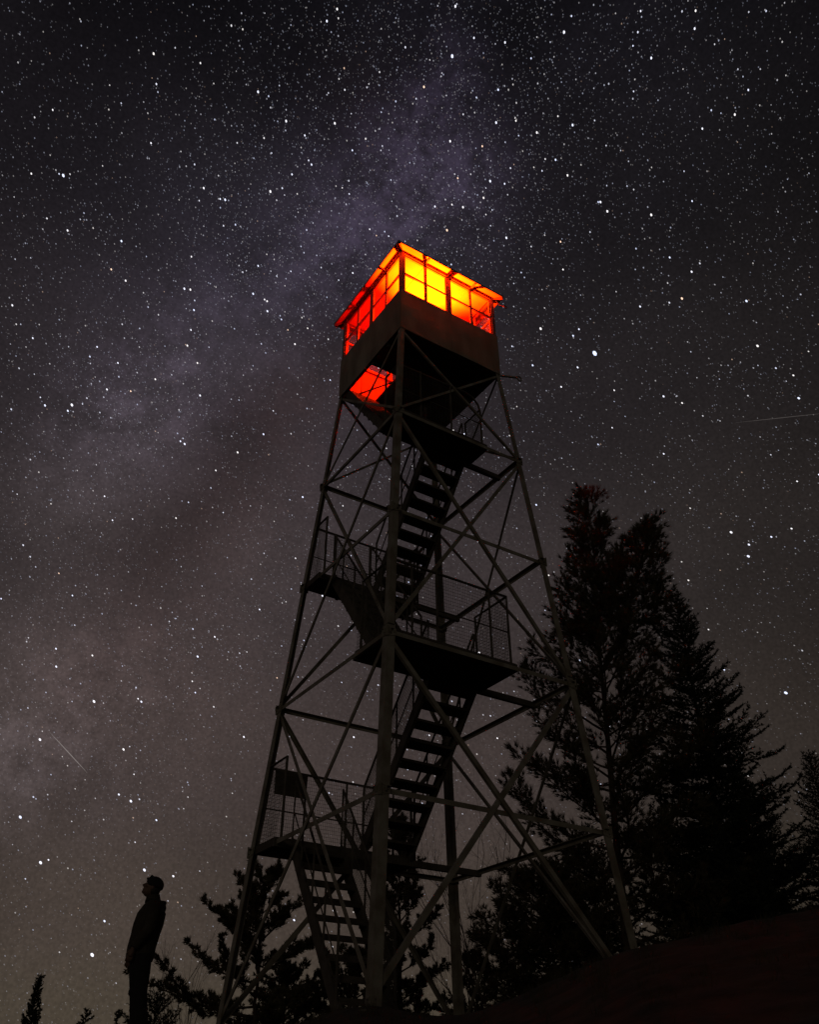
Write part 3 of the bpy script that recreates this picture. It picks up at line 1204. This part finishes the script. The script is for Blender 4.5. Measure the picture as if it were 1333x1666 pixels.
def pine(seed, x, y, top, lean=(0, 0), crown0=.15, rad0=2.2, nb=46, rise=(5, 45), twig=.40, prof=None, tuftn=17, L=.12, label='', leader2=None, name='pine_tree', upk=.5,
         sector=None, dens=1.6, rtrunk=None, bw=.017, fin=.22, sub=0, spr=1.0):
    t = Tree(seed)
    t.spr = spr
    rng = t.rng
    z0 = gz(x, y)-.1
    H = top-z0
    base = np.array((x, y, z0))
    tp = np.array((x+lean[0], y+lean[1], top))
    stems = [(base, tp, 0.0, 1.0)]
    rt = rtrunk or H*.013+.03
    k = 9
    t.wood.tube([base+(tp-base)*i/k+np.array((math.sin(i*1.7)*.04, math.cos(i*1.3)*.04, 0))*(i > 0)*(i < k) for i in range(k+1)], [rt*.62*(1-.93*i/k) for i in range(k+1)], 9)
    if leader2 is not None:
        f0, tip = leader2
        a = base+(tp-base)*f0
        tip = np.array(tip)
        mid = a+(tip-a)*.35+np.array((0, 0, -.35))
        pts = [a, mid, a+(tip-a)*.7, tip]
        t.wood.tube(pts, [rt*.4, rt*.33, rt*.2, rt*.05], 7)
        stems.append((mid, tip, .45, 1.0))
    prof = prof or [(0, .55), (.25, 1), (.6, .8), (.85, .45), (1, .12)]
    px_ = [p[0] for p in prof]
    py_ = [p[1] for p in prof]
    for si, (b0, t0, c0, wgt) in enumerate(stems):
        nbr = nb if si == 0 else nb//2
        for i in range(nbr):
            u = (i+rng.random())/nbr
            if si == 0:
                h = crown0+(1-crown0)*u
            else:
                h = u
            p = b0+(t0-b0)*h
            az = i*2.399+rng.uniform(-.4, .4)
            Lb = rad0*np.interp(u if si == 0 else .35+.65*u, px_, py_)*rng.uniform(.65, 1.12)*(1 if si == 0 else .6)
            if sector is not None:
                Lb *= sector(az, u)
            if Lb < .15:
                Lb = .15
            e0 = rad(rise[0]+(rise[1]-rise[0])*u+rng.uniform(-12, 12))
            hd = np.array((math.cos(az), math.sin(az), 0))
            pts = [p]
            seg = max(4, int(Lb/.28))
            d = hd*math.cos(e0)+np.array((0, 0, math.sin(e0)))
            for j in range(seg):
                d = unit(d+np.array((0, 0, 1))*upk*(.06+.26*(j/seg)**2)+rng.normal(size=3)*.07)
                pts.append(pts[-1]+d*Lb/seg)
            todo = [(pts, Lb, d)]
            if sub:
                for q in range(sub):
                    k0 = int(seg*rng.uniform(.25, .7))
                    ax = unit(pts[k0+1]-pts[k0])
                    sd = unit(np.cross(ax, np.array((0, 0, 1.))))*rng.choice((-1, 1))
                    dd = unit(ax+sd*rng.uniform(.5, .9)+np.array((0, 0, rng.uniform(-.05, .35))))
                    L2 = Lb*rng.uniform(.28, .5)
                    sp_ = [pts[k0]]
                    sg = max(3, int(L2/.2))
                    for j in range(sg):
                        dd = unit(dd+np.array((0, 0, 1))*upk*(.1+.25*(j/sg))+rng.normal(size=3)*.09)
                        sp_.append(sp_[-1]+dd*L2/sg)
                    todo.append((sp_, L2, dd))
            for pts, Lb, d in todo:
                seg = len(pts)-1
                t.wood.tube(pts, [max(.005, (.008+.009*Lb)*(1-.85*j/seg)) for j in range(seg+1)], 5, cap=False)
                # side twigs with tufts of needles
                nt = max(4, int(Lb/.105*dens))
                for j in range(nt):
                    f = fin+(1-fin)*(j+rng.random())/nt
                    q = f*seg
                    a = int(min(seg-1, q))
                    P = pts[a]+(pts[a+1]-pts[a])*(q-a)
                    ax = unit(pts[a+1]-pts[a])
                    sd = unit(np.cross(ax, rng.normal(size=3)))
                    td = unit(ax*.75+sd*.8+np.array((0, 0, .45)))
                    lt = twig*rng.uniform(.5, 1.15)*(1.15-.5*f)
                    E_ = P+td*lt
                    t.wood.tube([P, E_], [.006, .003], 3, cap=False)
                    t.tuft(E_, td, tuftn, L, bw, .75)
                    t.tuft(P+td*lt*.62, td, tuftn, L*.9, bw, .9)
                    t.tuft(P+td*lt*.2, td, tuftn//2, L*.9, bw, .9)
                    if rng.random() < .5:
                        s2 = unit(td+unit(np.cross(td, rng.normal(size=3)))*.8+np.array((0, 0, .3)))
                        E2 = P+td*lt*.5+s2*lt*.5
                        t.wood.tube([P+td*lt*.5, E2], [.005, .003], 3, cap=False)
                        t.tuft(E2, s2, tuftn, L, bw, .75)
                t.tuft(pts[-1], d, tuftn+6, L*1.1, bw, .7)
    t.tuft(tp, np.array((0, 0, 1.)), 20, L*1.2, .011, .7)
    return t.finish(name, label, 'pine tree', PINE_N, (x, y, z0))


def spruce(seed, x, y, top, rad0=2.0, nb=110, label='', crown0=.06, lean=(0, 0), name='spruce_tree', per=120, L=.055, wd=.022, droop=-10, group=None, pexp=.85, step=.07):
    t = Tree(seed)
    rng = t.rng
    z0 = gz(x, y)-.1
    H = top-z0
    base = np.array((x, y, z0))
    tp = np.array((x+lean[0], y+lean[1], top))
    t.wood.tube([base+(tp-base)*i/6 for i in range(7)], [(.015+H*.009)*(1-.95*i/6) for i in range(7)], 8)
    for i in range(nb):
        u = ((i+rng.random())/nb)
        h = crown0+(1-crown0)*u
        p = base+(tp-base)*h
        az = i*2.399+rng.uniform(-.5, .5)
        Lb = rad0*(1-u)**pexp*rng.uniform(.62, 1.15)+.12
        if u < .2:
            Lb *= .8+u
        e0 = rad(droop+55*u**1.5+rng.uniform(-8, 8))
        hd = np.array((math.cos(az), math.sin(az), 0))
        d = hd*math.cos(e0)+np.array((0, 0, math.sin(e0)))
        seg = max(3, int(Lb/.25))
        pts = [p]
        for j in range(seg):
            d = unit(d+np.array((0, 0, 1))*(.02+.28*(j/seg)**2)+rng.normal(size=3)*.05)
            pts.append(pts[-1]+d*Lb/seg)
        t.wood.tube(pts, [max(.004, (.005+.006*Lb)*(1-.85*j/seg)) for j in range(seg+1)], 4, cap=False)
        nt = max(3, int(Lb/step))
        for j in range(nt):
            f = .12+.88*(j+rng.random())/nt
            q = f*seg
            a = int(min(seg-1, q))
            P = pts[a]+(pts[a+1]-pts[a])*(q-a)
            ax = unit(pts[a+1]-pts[a])
            sd = unit(np.cross(ax, np.array((0, 0, 1.))))*(1 if j % 2 else -1)
            td = unit(ax*.8+sd*.75+np.array((0, 0, rng.uniform(-.15, .3))))
            lt = (.12+.34*Lb*(1-f)**.8*.6)*rng.uniform(.6, 1.2)
            E_ = P+td*lt
            t.needles(P, E_, per, L, wd)
            if lt > .25:
                for w in (.4, .7):
                    sd2 = unit(np.cross(td, rng.normal(size=3)))
                    Q = P+td*lt*w
                    t.needles(Q, Q+unit(td+sd2*.9)*lt*.38, per, L, wd)
        for j in range(seg):
            t.needles(pts[j], pts[j+1], per, L, wd)
    t.needles(tp-np.array((0, 0, .4)), tp+np.array((0, 0, .12)), per*1.2, L, wd)
    return t.finish(name, label, 'spruce tree', SPRUCE_N, (x, y, z0), group)


def bare_shrub(seed, x, y, h, label, n=9, lean=(0, 0), name='bare_shrub'):
    rng = random.Random(seed)
    z0 = gz(x, y)-.05
    mb = MB()

    def grow(p, d, ln, r, lev):
        pts = [p]
        k = 5
        for i in range(k):
            d = (d+Vector((rng.gauss(0, .09), rng.gauss(0, .09), rng.gauss(.05, .06)))).normalized()
            pts.append(pts[-1]+d*ln/k)
        mb.tube(pts, [r*(1-.6*i/k) for i in range(k+1)], 4, cap=False)
        if lev == 0:
            return
        for i in range(3 if lev > 1 else 4):
            q = pts[rng.randint(1, k)]
            s = d.cross(Vector((rng.gauss(0, 1), rng.gauss(0, 1), rng.gauss(0, 1)))).normalized()
            grow(q, (d+s*.55+Vector((0, 0, .2))).normalized(), ln*rng.uniform(.4, .65), r*.5, lev-1)
    for i in range(n):
        a = rng.uniform(0, 6.28)
        d = Vector((math.cos(a)*.45+lean[0], math.sin(a)*.45+lean[1], 1)).normalized()
        grow(Vector((rng.uniform(-.15, .15), rng.uniform(-.15, .15), 0)), d, h*rng.uniform(.6, 1), .012, 3)
    o = mb.build(name, TWIG)
    o.location = (x, y, z0)
    tag(o, label, 'shrub')
    return o


pine(21, 5.55, 2.15, 10.85, (.39, -.4), .12, 2.4, 112, (0, 58), prof=[(0, .95), (.2, 1.0), (.38, .90), (.55, .66), (.8, .44), (1, .16)],
     dens=1.75, tuftn=17, twig=.42, L=.15, bw=.0135, spr=.62, leader2=(.62, (7.15, 1.05, 10.15)), label='tall ragged pine with a forked top beside the tower, reddish in the light', rtrunk=.15)
spruce(31, 7.62, 1.25, 8.6, 2.6, 330, 'broad dark spruce right of the tall forked pine', lean=(.05, -.08), per=120)
spruce(32, 12.2, 1.9, 6.05, 2.1, 260, 'spruce cut by the right edge of the picture', lean=(.05, -.08), per=90)
spruce(33, 11.0, 2.9, 5.4, 2.5, 240, 'lower spruce between the broad spruce and the picture edge', per=90)
spruce(34, 9.6, 4.2, 4.6, 2.0, 140, 'low dark spruce behind the right slope under the broad spruce', per=90)
pine(22, .42, 5.75, 2.70, (-.05, 0), .10, 2.15, 27, (-12, 46), sector=lambda az, u: 1-.42*max(0, math.cos(az+.58)), prof=[(0, 1.1), (.3, .95), (.6, .68), (.85, .45), (1, .15)], twig=.15, tuftn=13, L=.08, upk=.62, dens=2.6, bw=.018, fin=.15, sub=2, spr=.75, label='pine with upswept boughs behind the left leg of the tower')
pine(23, 3.12, 5.42, 3.98, (-.04, 0), .08, 1.05, 40, (10, 62), sub=2, twig=.17, tuftn=14, L=.085, upk=.8, dens=2.2, bw=.022, label='slim bushy pine seen behind the near leg and the stairs')
pine(24, 3.55, 1.75, 2.30, (-.05, 0), .16, 1.5, 50, (-5, 40), twig=.3, dens=2, label='young spreading pine on the rock beneath the forked pine')
pine(25, 5.46, 6.2, 1.80, (0, 0), .1, .9, 40, (10, 50), twig=.2, tuftn=14, L=.08, dens=2, bw=.02, label='small pine low behind the far leg of the tower')
spruce(35, 4.75, 2.7, 2.9, 1.5, 120, 'dark young spruce crowded behind the right leg of the tower', per=100)
spruce(36, 6.3, 3.4, 3.9, 1.8, 140, 'dark mid sized spruce standing between the forked pine and the broad spruce', per=90)
pine(26, 2.2, 8.3, 1.45, (0, 0), .1, 1.3, 40, (0, 50), twig=.22, tuftn=14, L=.09, dens=2, bw=.024, label='low bushy pine behind the foot of the lowest stairs')
spruce(41, 9.2, 2.6, 4.9, 2.2, 190, 'dark spruce close behind the foot of the broad spruce', per=90)
pine(27, 3.4, 7.6, 1.75, (0, 0), .1, 1.5, 40, (0, 50), twig=.2, tuftn=14, L=.09, dens=2.4, bw=.024, label='low bushy pine behind the base of the near leg')
spruce(40, -.35, 8.6, .95, 1.1, 70, 'dark low spruce between the person and the tower', per=80, droop=5)
spruce(37, 1.95, 29.3, 3.4, 1.4, 190, 'small pointed spruce far off in the lower left corner', L=.07, wd=.05, per=90, droop=5, pexp=1.15)
spruce(38, 5.14, 33.66, 2.75, .6, 60, 'tiny round topped treetop left of the person', L=.12, wd=.07, per=50, name='treetop', pexp=.4)
spruce(39, 6.4, 33.3, 2.75, .4, 50, 'tiny pointed treetop just left of the legs of the person', L=.12, wd=.07, per=50, name='treetop')
bare_shrub(51, 3.0, 2.35, 3.3, 'leafless shrub with thin curved twigs left of the young pine', 7, (-.15, .1))
bare_shrub(52, 3.1, 3.2, 2.2, 'lower leafless shrub between the far leg and the right trees', 6, (-.25, .1))
bare_shrub(53, -.35, 7.2, 1.55, 'leafless bush beside the legs of the person', 8)


# ------------------------------------------------------------------ person looking up
def solid(name, mb, mat, parent, voxel=.012, smooth=2):
    """joins the collected shapes into one continuous surface"""
    tmp = mb.build('tmp', mat)
    m = tmp.modifiers.new('r', 'REMESH')
    m.mode = 'VOXEL'
    m.voxel_size = voxel
    m.use_smooth_shade = True
    if smooth:
        sm = tmp.modifiers.new('s', 'SMOOTH')
        sm.iterations = smooth
        sm.factor = .5
    dg = bpy.context.evaluated_depsgraph_get()
    me = bpy.data.meshes.new_from_object(tmp.evaluated_get(dg))
    me.name = name
    bpy.data.objects.remove(tmp)
    o = bpy.data.objects.new(name, me)
    COL.objects.link(o)
    o.parent = parent
    return o


def build_person():
    base = (-2.95, 1.46, gz(-2.95, 1.46)+.0)
    P = empty('person', base, rad(163))
    tag(P, 'person in dark winter jacket and knit hat standing and gazing up at the sky', 'person')
    # local axes: +x forward, +y to the person's left, +z up
    V = Vector
    # ---- body: head, neck, hands and the trunk under the clothes, one surface
    b = MB()
    hc = V((.085, 0, 1.615))
    Rh = Matrix.Rotation(rad(-22), 3, 'Y')           # head thrown back
    b.ball(hc, (.098, .078, .112), R=Rh)
    b.ball(hc+Rh @ V((.02, 0, -.05)), (.078, .062, .075), R=Rh)
    b.ball(hc+Rh @ V((.072, 0, -.088)), (.026, .026, .022), R=Rh)     # chin
    b.tube([hc+Rh @ V((.088, 0, .018)), hc+Rh @ V((.118, 0, -.026)), hc+Rh @ V((.094, 0, -.034))], [.009, .015, .011], 8)  # nose
    b.ball(hc+Rh @ V((.090, 0, -.062)), (.012, .024, .007), R=Rh)     # lips
    for s in (-1, 1):
        b.ball(hc+Rh @ V((-.005, s*.080, -.012)), (.020, .010, .030), R=Rh)
        b.ball(hc+Rh @ V((.078, s*.032, .012)), (.014, .014, .012), R=Rh)
        b.ball(hc+Rh @ V((.070, s*.042, -.022)), (.02, .022, .016), R=Rh)
    b.tube([V((.045, 0, 1.40)), V((.05, 0, 1.47)), V((.068, 0, 1.56))], [.068, .058, .056], 12)
    b.tube([V((.10, 0, .90)), V((.09, 0, 1.1)), V((.06, 0, 1.3)), V((.045, 0, 1.42))], [.13, .13, .15, .09], 14)
    for s in (-1, 1):
        sh = V((.045, s*.18, 1.38))
        el = V((.055, s*.245, 1.12))
        wr = V((.20, s*.235, .905))
        b.tube([V((.045, s*.05, 1.38)), sh, el, wr], [.06, .055, .042, .028], 10)
        hip = V((.10, s*.09, .90))
        kn = V((.055, s*.10, .49))
        an = V((.0, s*.12, .09))
        b.tube([hip, kn, an], [.085, .055, .042], 10)
        # hand: palm, four curled fingers and a thumb
        hd = V((.22, 0, -.97)).normalized()
        fw = V((.97, 0, .22)).normalized()
        pm = wr+hd*.05
        b.tube([wr-hd*.01, wr+hd*.02, wr+hd*.055, wr+hd*.088], [.024, .027, .033, .028], 10)
        b.ball(pm, (.036, .017, .044), R=Matrix.Rotation(rad(-13), 3, 'Y'))
        for k, (o, ln) in enumerate(((.030, .070), (.010, .078), (-.010, .073), (-.030, .058))):
            r0 = pm+fw*o+hd*.035
            a1 = r0+hd*ln*.45+V((.006, -s*.006, 0))
            a2 = a1+(hd*.8+V((0, -s*.6, 0))).normalized()*ln*.32
            a3 = a2+(hd*.35+V((0, -s*.95, 0))).normalized()*ln*.25
            b.tube([r0, a1, a2, a3], [.0105, .0095, .0085, .0065], 8)
        t0 = wr+hd*.028+fw*.02
        t1 = t0+(fw*.7+hd*.7).normalized()*.035
        t2 = t1+(fw*.25+hd*.95).normalized()*.028
        b.tube([t0, t1, t2], [.013, .011, .008], 8)
    body = solid('person_body', b, SKIN, P, .006, 3)
    for s in (-1, 1):
        e = MB()
        e.ball(hc+Rh @ V((.082, s*.032, .012)), .011, nu=10, nv=8)
        e.build('eye', surf('eye', (.6, .58, .55), (.5, .48, .45)), P, smooth=True)
    # ---- hair under the hat
    h = MB()
    h.ball(hc+Rh @ V((-.03, 0, -.02)), (.078, .080, .085), R=Rh)
    solid('hair', h, BOOT, P, .01)
    # ---- knit hat with a folded brim and a small peak
    h = MB()
    h.ball(hc+Rh @ V((-.008, 0, .045)), (.112, .095, .088), R=Rh)
    h.tube([hc+Rh @ V((-.018, 0, .008)), hc+Rh @ V((-.014, 0, .040))], [.104, .106], 20)
    h.ball(hc+Rh @ V((.012, 0, .040)), (.094, .084, .03), R=Rh)
    h.ball(hc+Rh @ V((.085, 0, .066)), (.040, .03, .018), R=Rh)
    h.ball(hc+Rh @ V((.075, 0, .095)), (.02, .02, .032), R=Rh)
    solid('knit_hat', h, HATM, P, .008)
    # ---- jacket with sleeves, collar
    j = MB()

    def torso(z, x, rx, ry):
        return [V((x+rx*math.cos(a), ry*math.sin(a), z)) for a in np.linspace(0, 2*math.pi, 24, endpoint=False)]
    prof = [(.80, .105, .150, .195), (.84, .108, .162, .205), (.95, .105, .166, .205), (1.08, .085, .170, .205), (1.20, .068, .178, .215), (1.32, .050, .170, .220),
            (1.40, .045, .125, .185), (1.45, .047, .085, .11), (1.485, .055, .074, .078)]
    rings = [torso(*p) for p in prof]
    n = 24
    vs = [v for r in rings for v in r]
    fs = [tuple(range(n-1, -1, -1)), tuple(range(len(vs)-n, len(vs)))]
    for i in range(len(rings)-1):
        for k in range(n):
            fs.append((i*n+k, i*n+(k+1) % n, (i+1)*n+(k+1) % n, (i+1)*n+k))
    j.add(vs, fs)
    for s in (-1, 1):
        sh = V((.045, s*.175, 1.37))
        el = V((.05, s*.255, 1.12))
        wr = V((.195, s*.237, .915))
        j.tube([V((.045, s*.08, 1.38)), sh, sh.lerp(el, .5), el, el.lerp(wr, .5), wr], [.085, .088, .077, .068, .060, .050], 14)
        for t, r in ((.35, .083), (.7, .075)):
            q = sh.lerp(el, t)
            j.ball(q+V((-.006, s*.004, 0)), (r, r*.95, .02))
        j.tube([wr+V((-.012, 0, .022)), wr+V((.004, 0, -.006))], [.056, .053], 14)
        j.ball(V((.17, s*.13, .93)), (.05, .07, .09))          # pocket
    j.tube([V((.05, 0, 1.44)), V((.068, 0, 1.525))], [.092, .082], 18)
    solid('jacket', j, JACKET, P, .010, 2)
    f = MB()
    f.ball(V((-.055, 0, 1.38)), (.060, .115, .065))
    f.tube([V((-.05, -.09, 1.43)), V((-.085, 0, 1.445)), V((-.05, .09, 1.43)), V((.05, .10, 1.45)), V((.13, .05, 1.455)), V((.13, -.05, 1.455)), V((.05, -.10, 1.45)), V((-.05, -.09, 1.43))], .027, 10)
    solid('hood', f, FUR, P, .012, 1)
    t = MB()
    t.ball(V((.105, 0, .86)), (.135, .175, .12))
    for s in (-1, 1):
        hip = V((.10, s*.085, .86))
        kn = V((.062, s*.10, .48))
        an = V((-.005, s*.122, .10))
        t.tube([hip, hip.lerp(kn, .5), kn, kn.lerp(an, .5), an, an+V((0, 0, -.03))], [.128, .118, .098, .098, .108, .110], 16)
        t.ball(kn+V((.028, 0, .0)), (.090, .088, .04))
        t.ball(an+V((.0, 0, .07)), (.112, .105, .03))
        t.ball(kn.lerp(an, .45), (.108, .100, .03))
    solid('trousers', t, TROUSER, P, .010, 2)
    for s in (-1, 1):
        bt = MB()
        bt.tube([V((-.005, s*.122, .20)), V((-.005, s*.122, .10)), V((.0, s*.122, .05))], [.066, .064, .062], 14)
        bt.ball(V((.05, s*.127, .05)), (.145, .052, .048))
        bt.box((.045, s*.127, .012), (.15, .05, .012))
        solid('boot', bt, BOOT, P, .008, 2)


build_person()
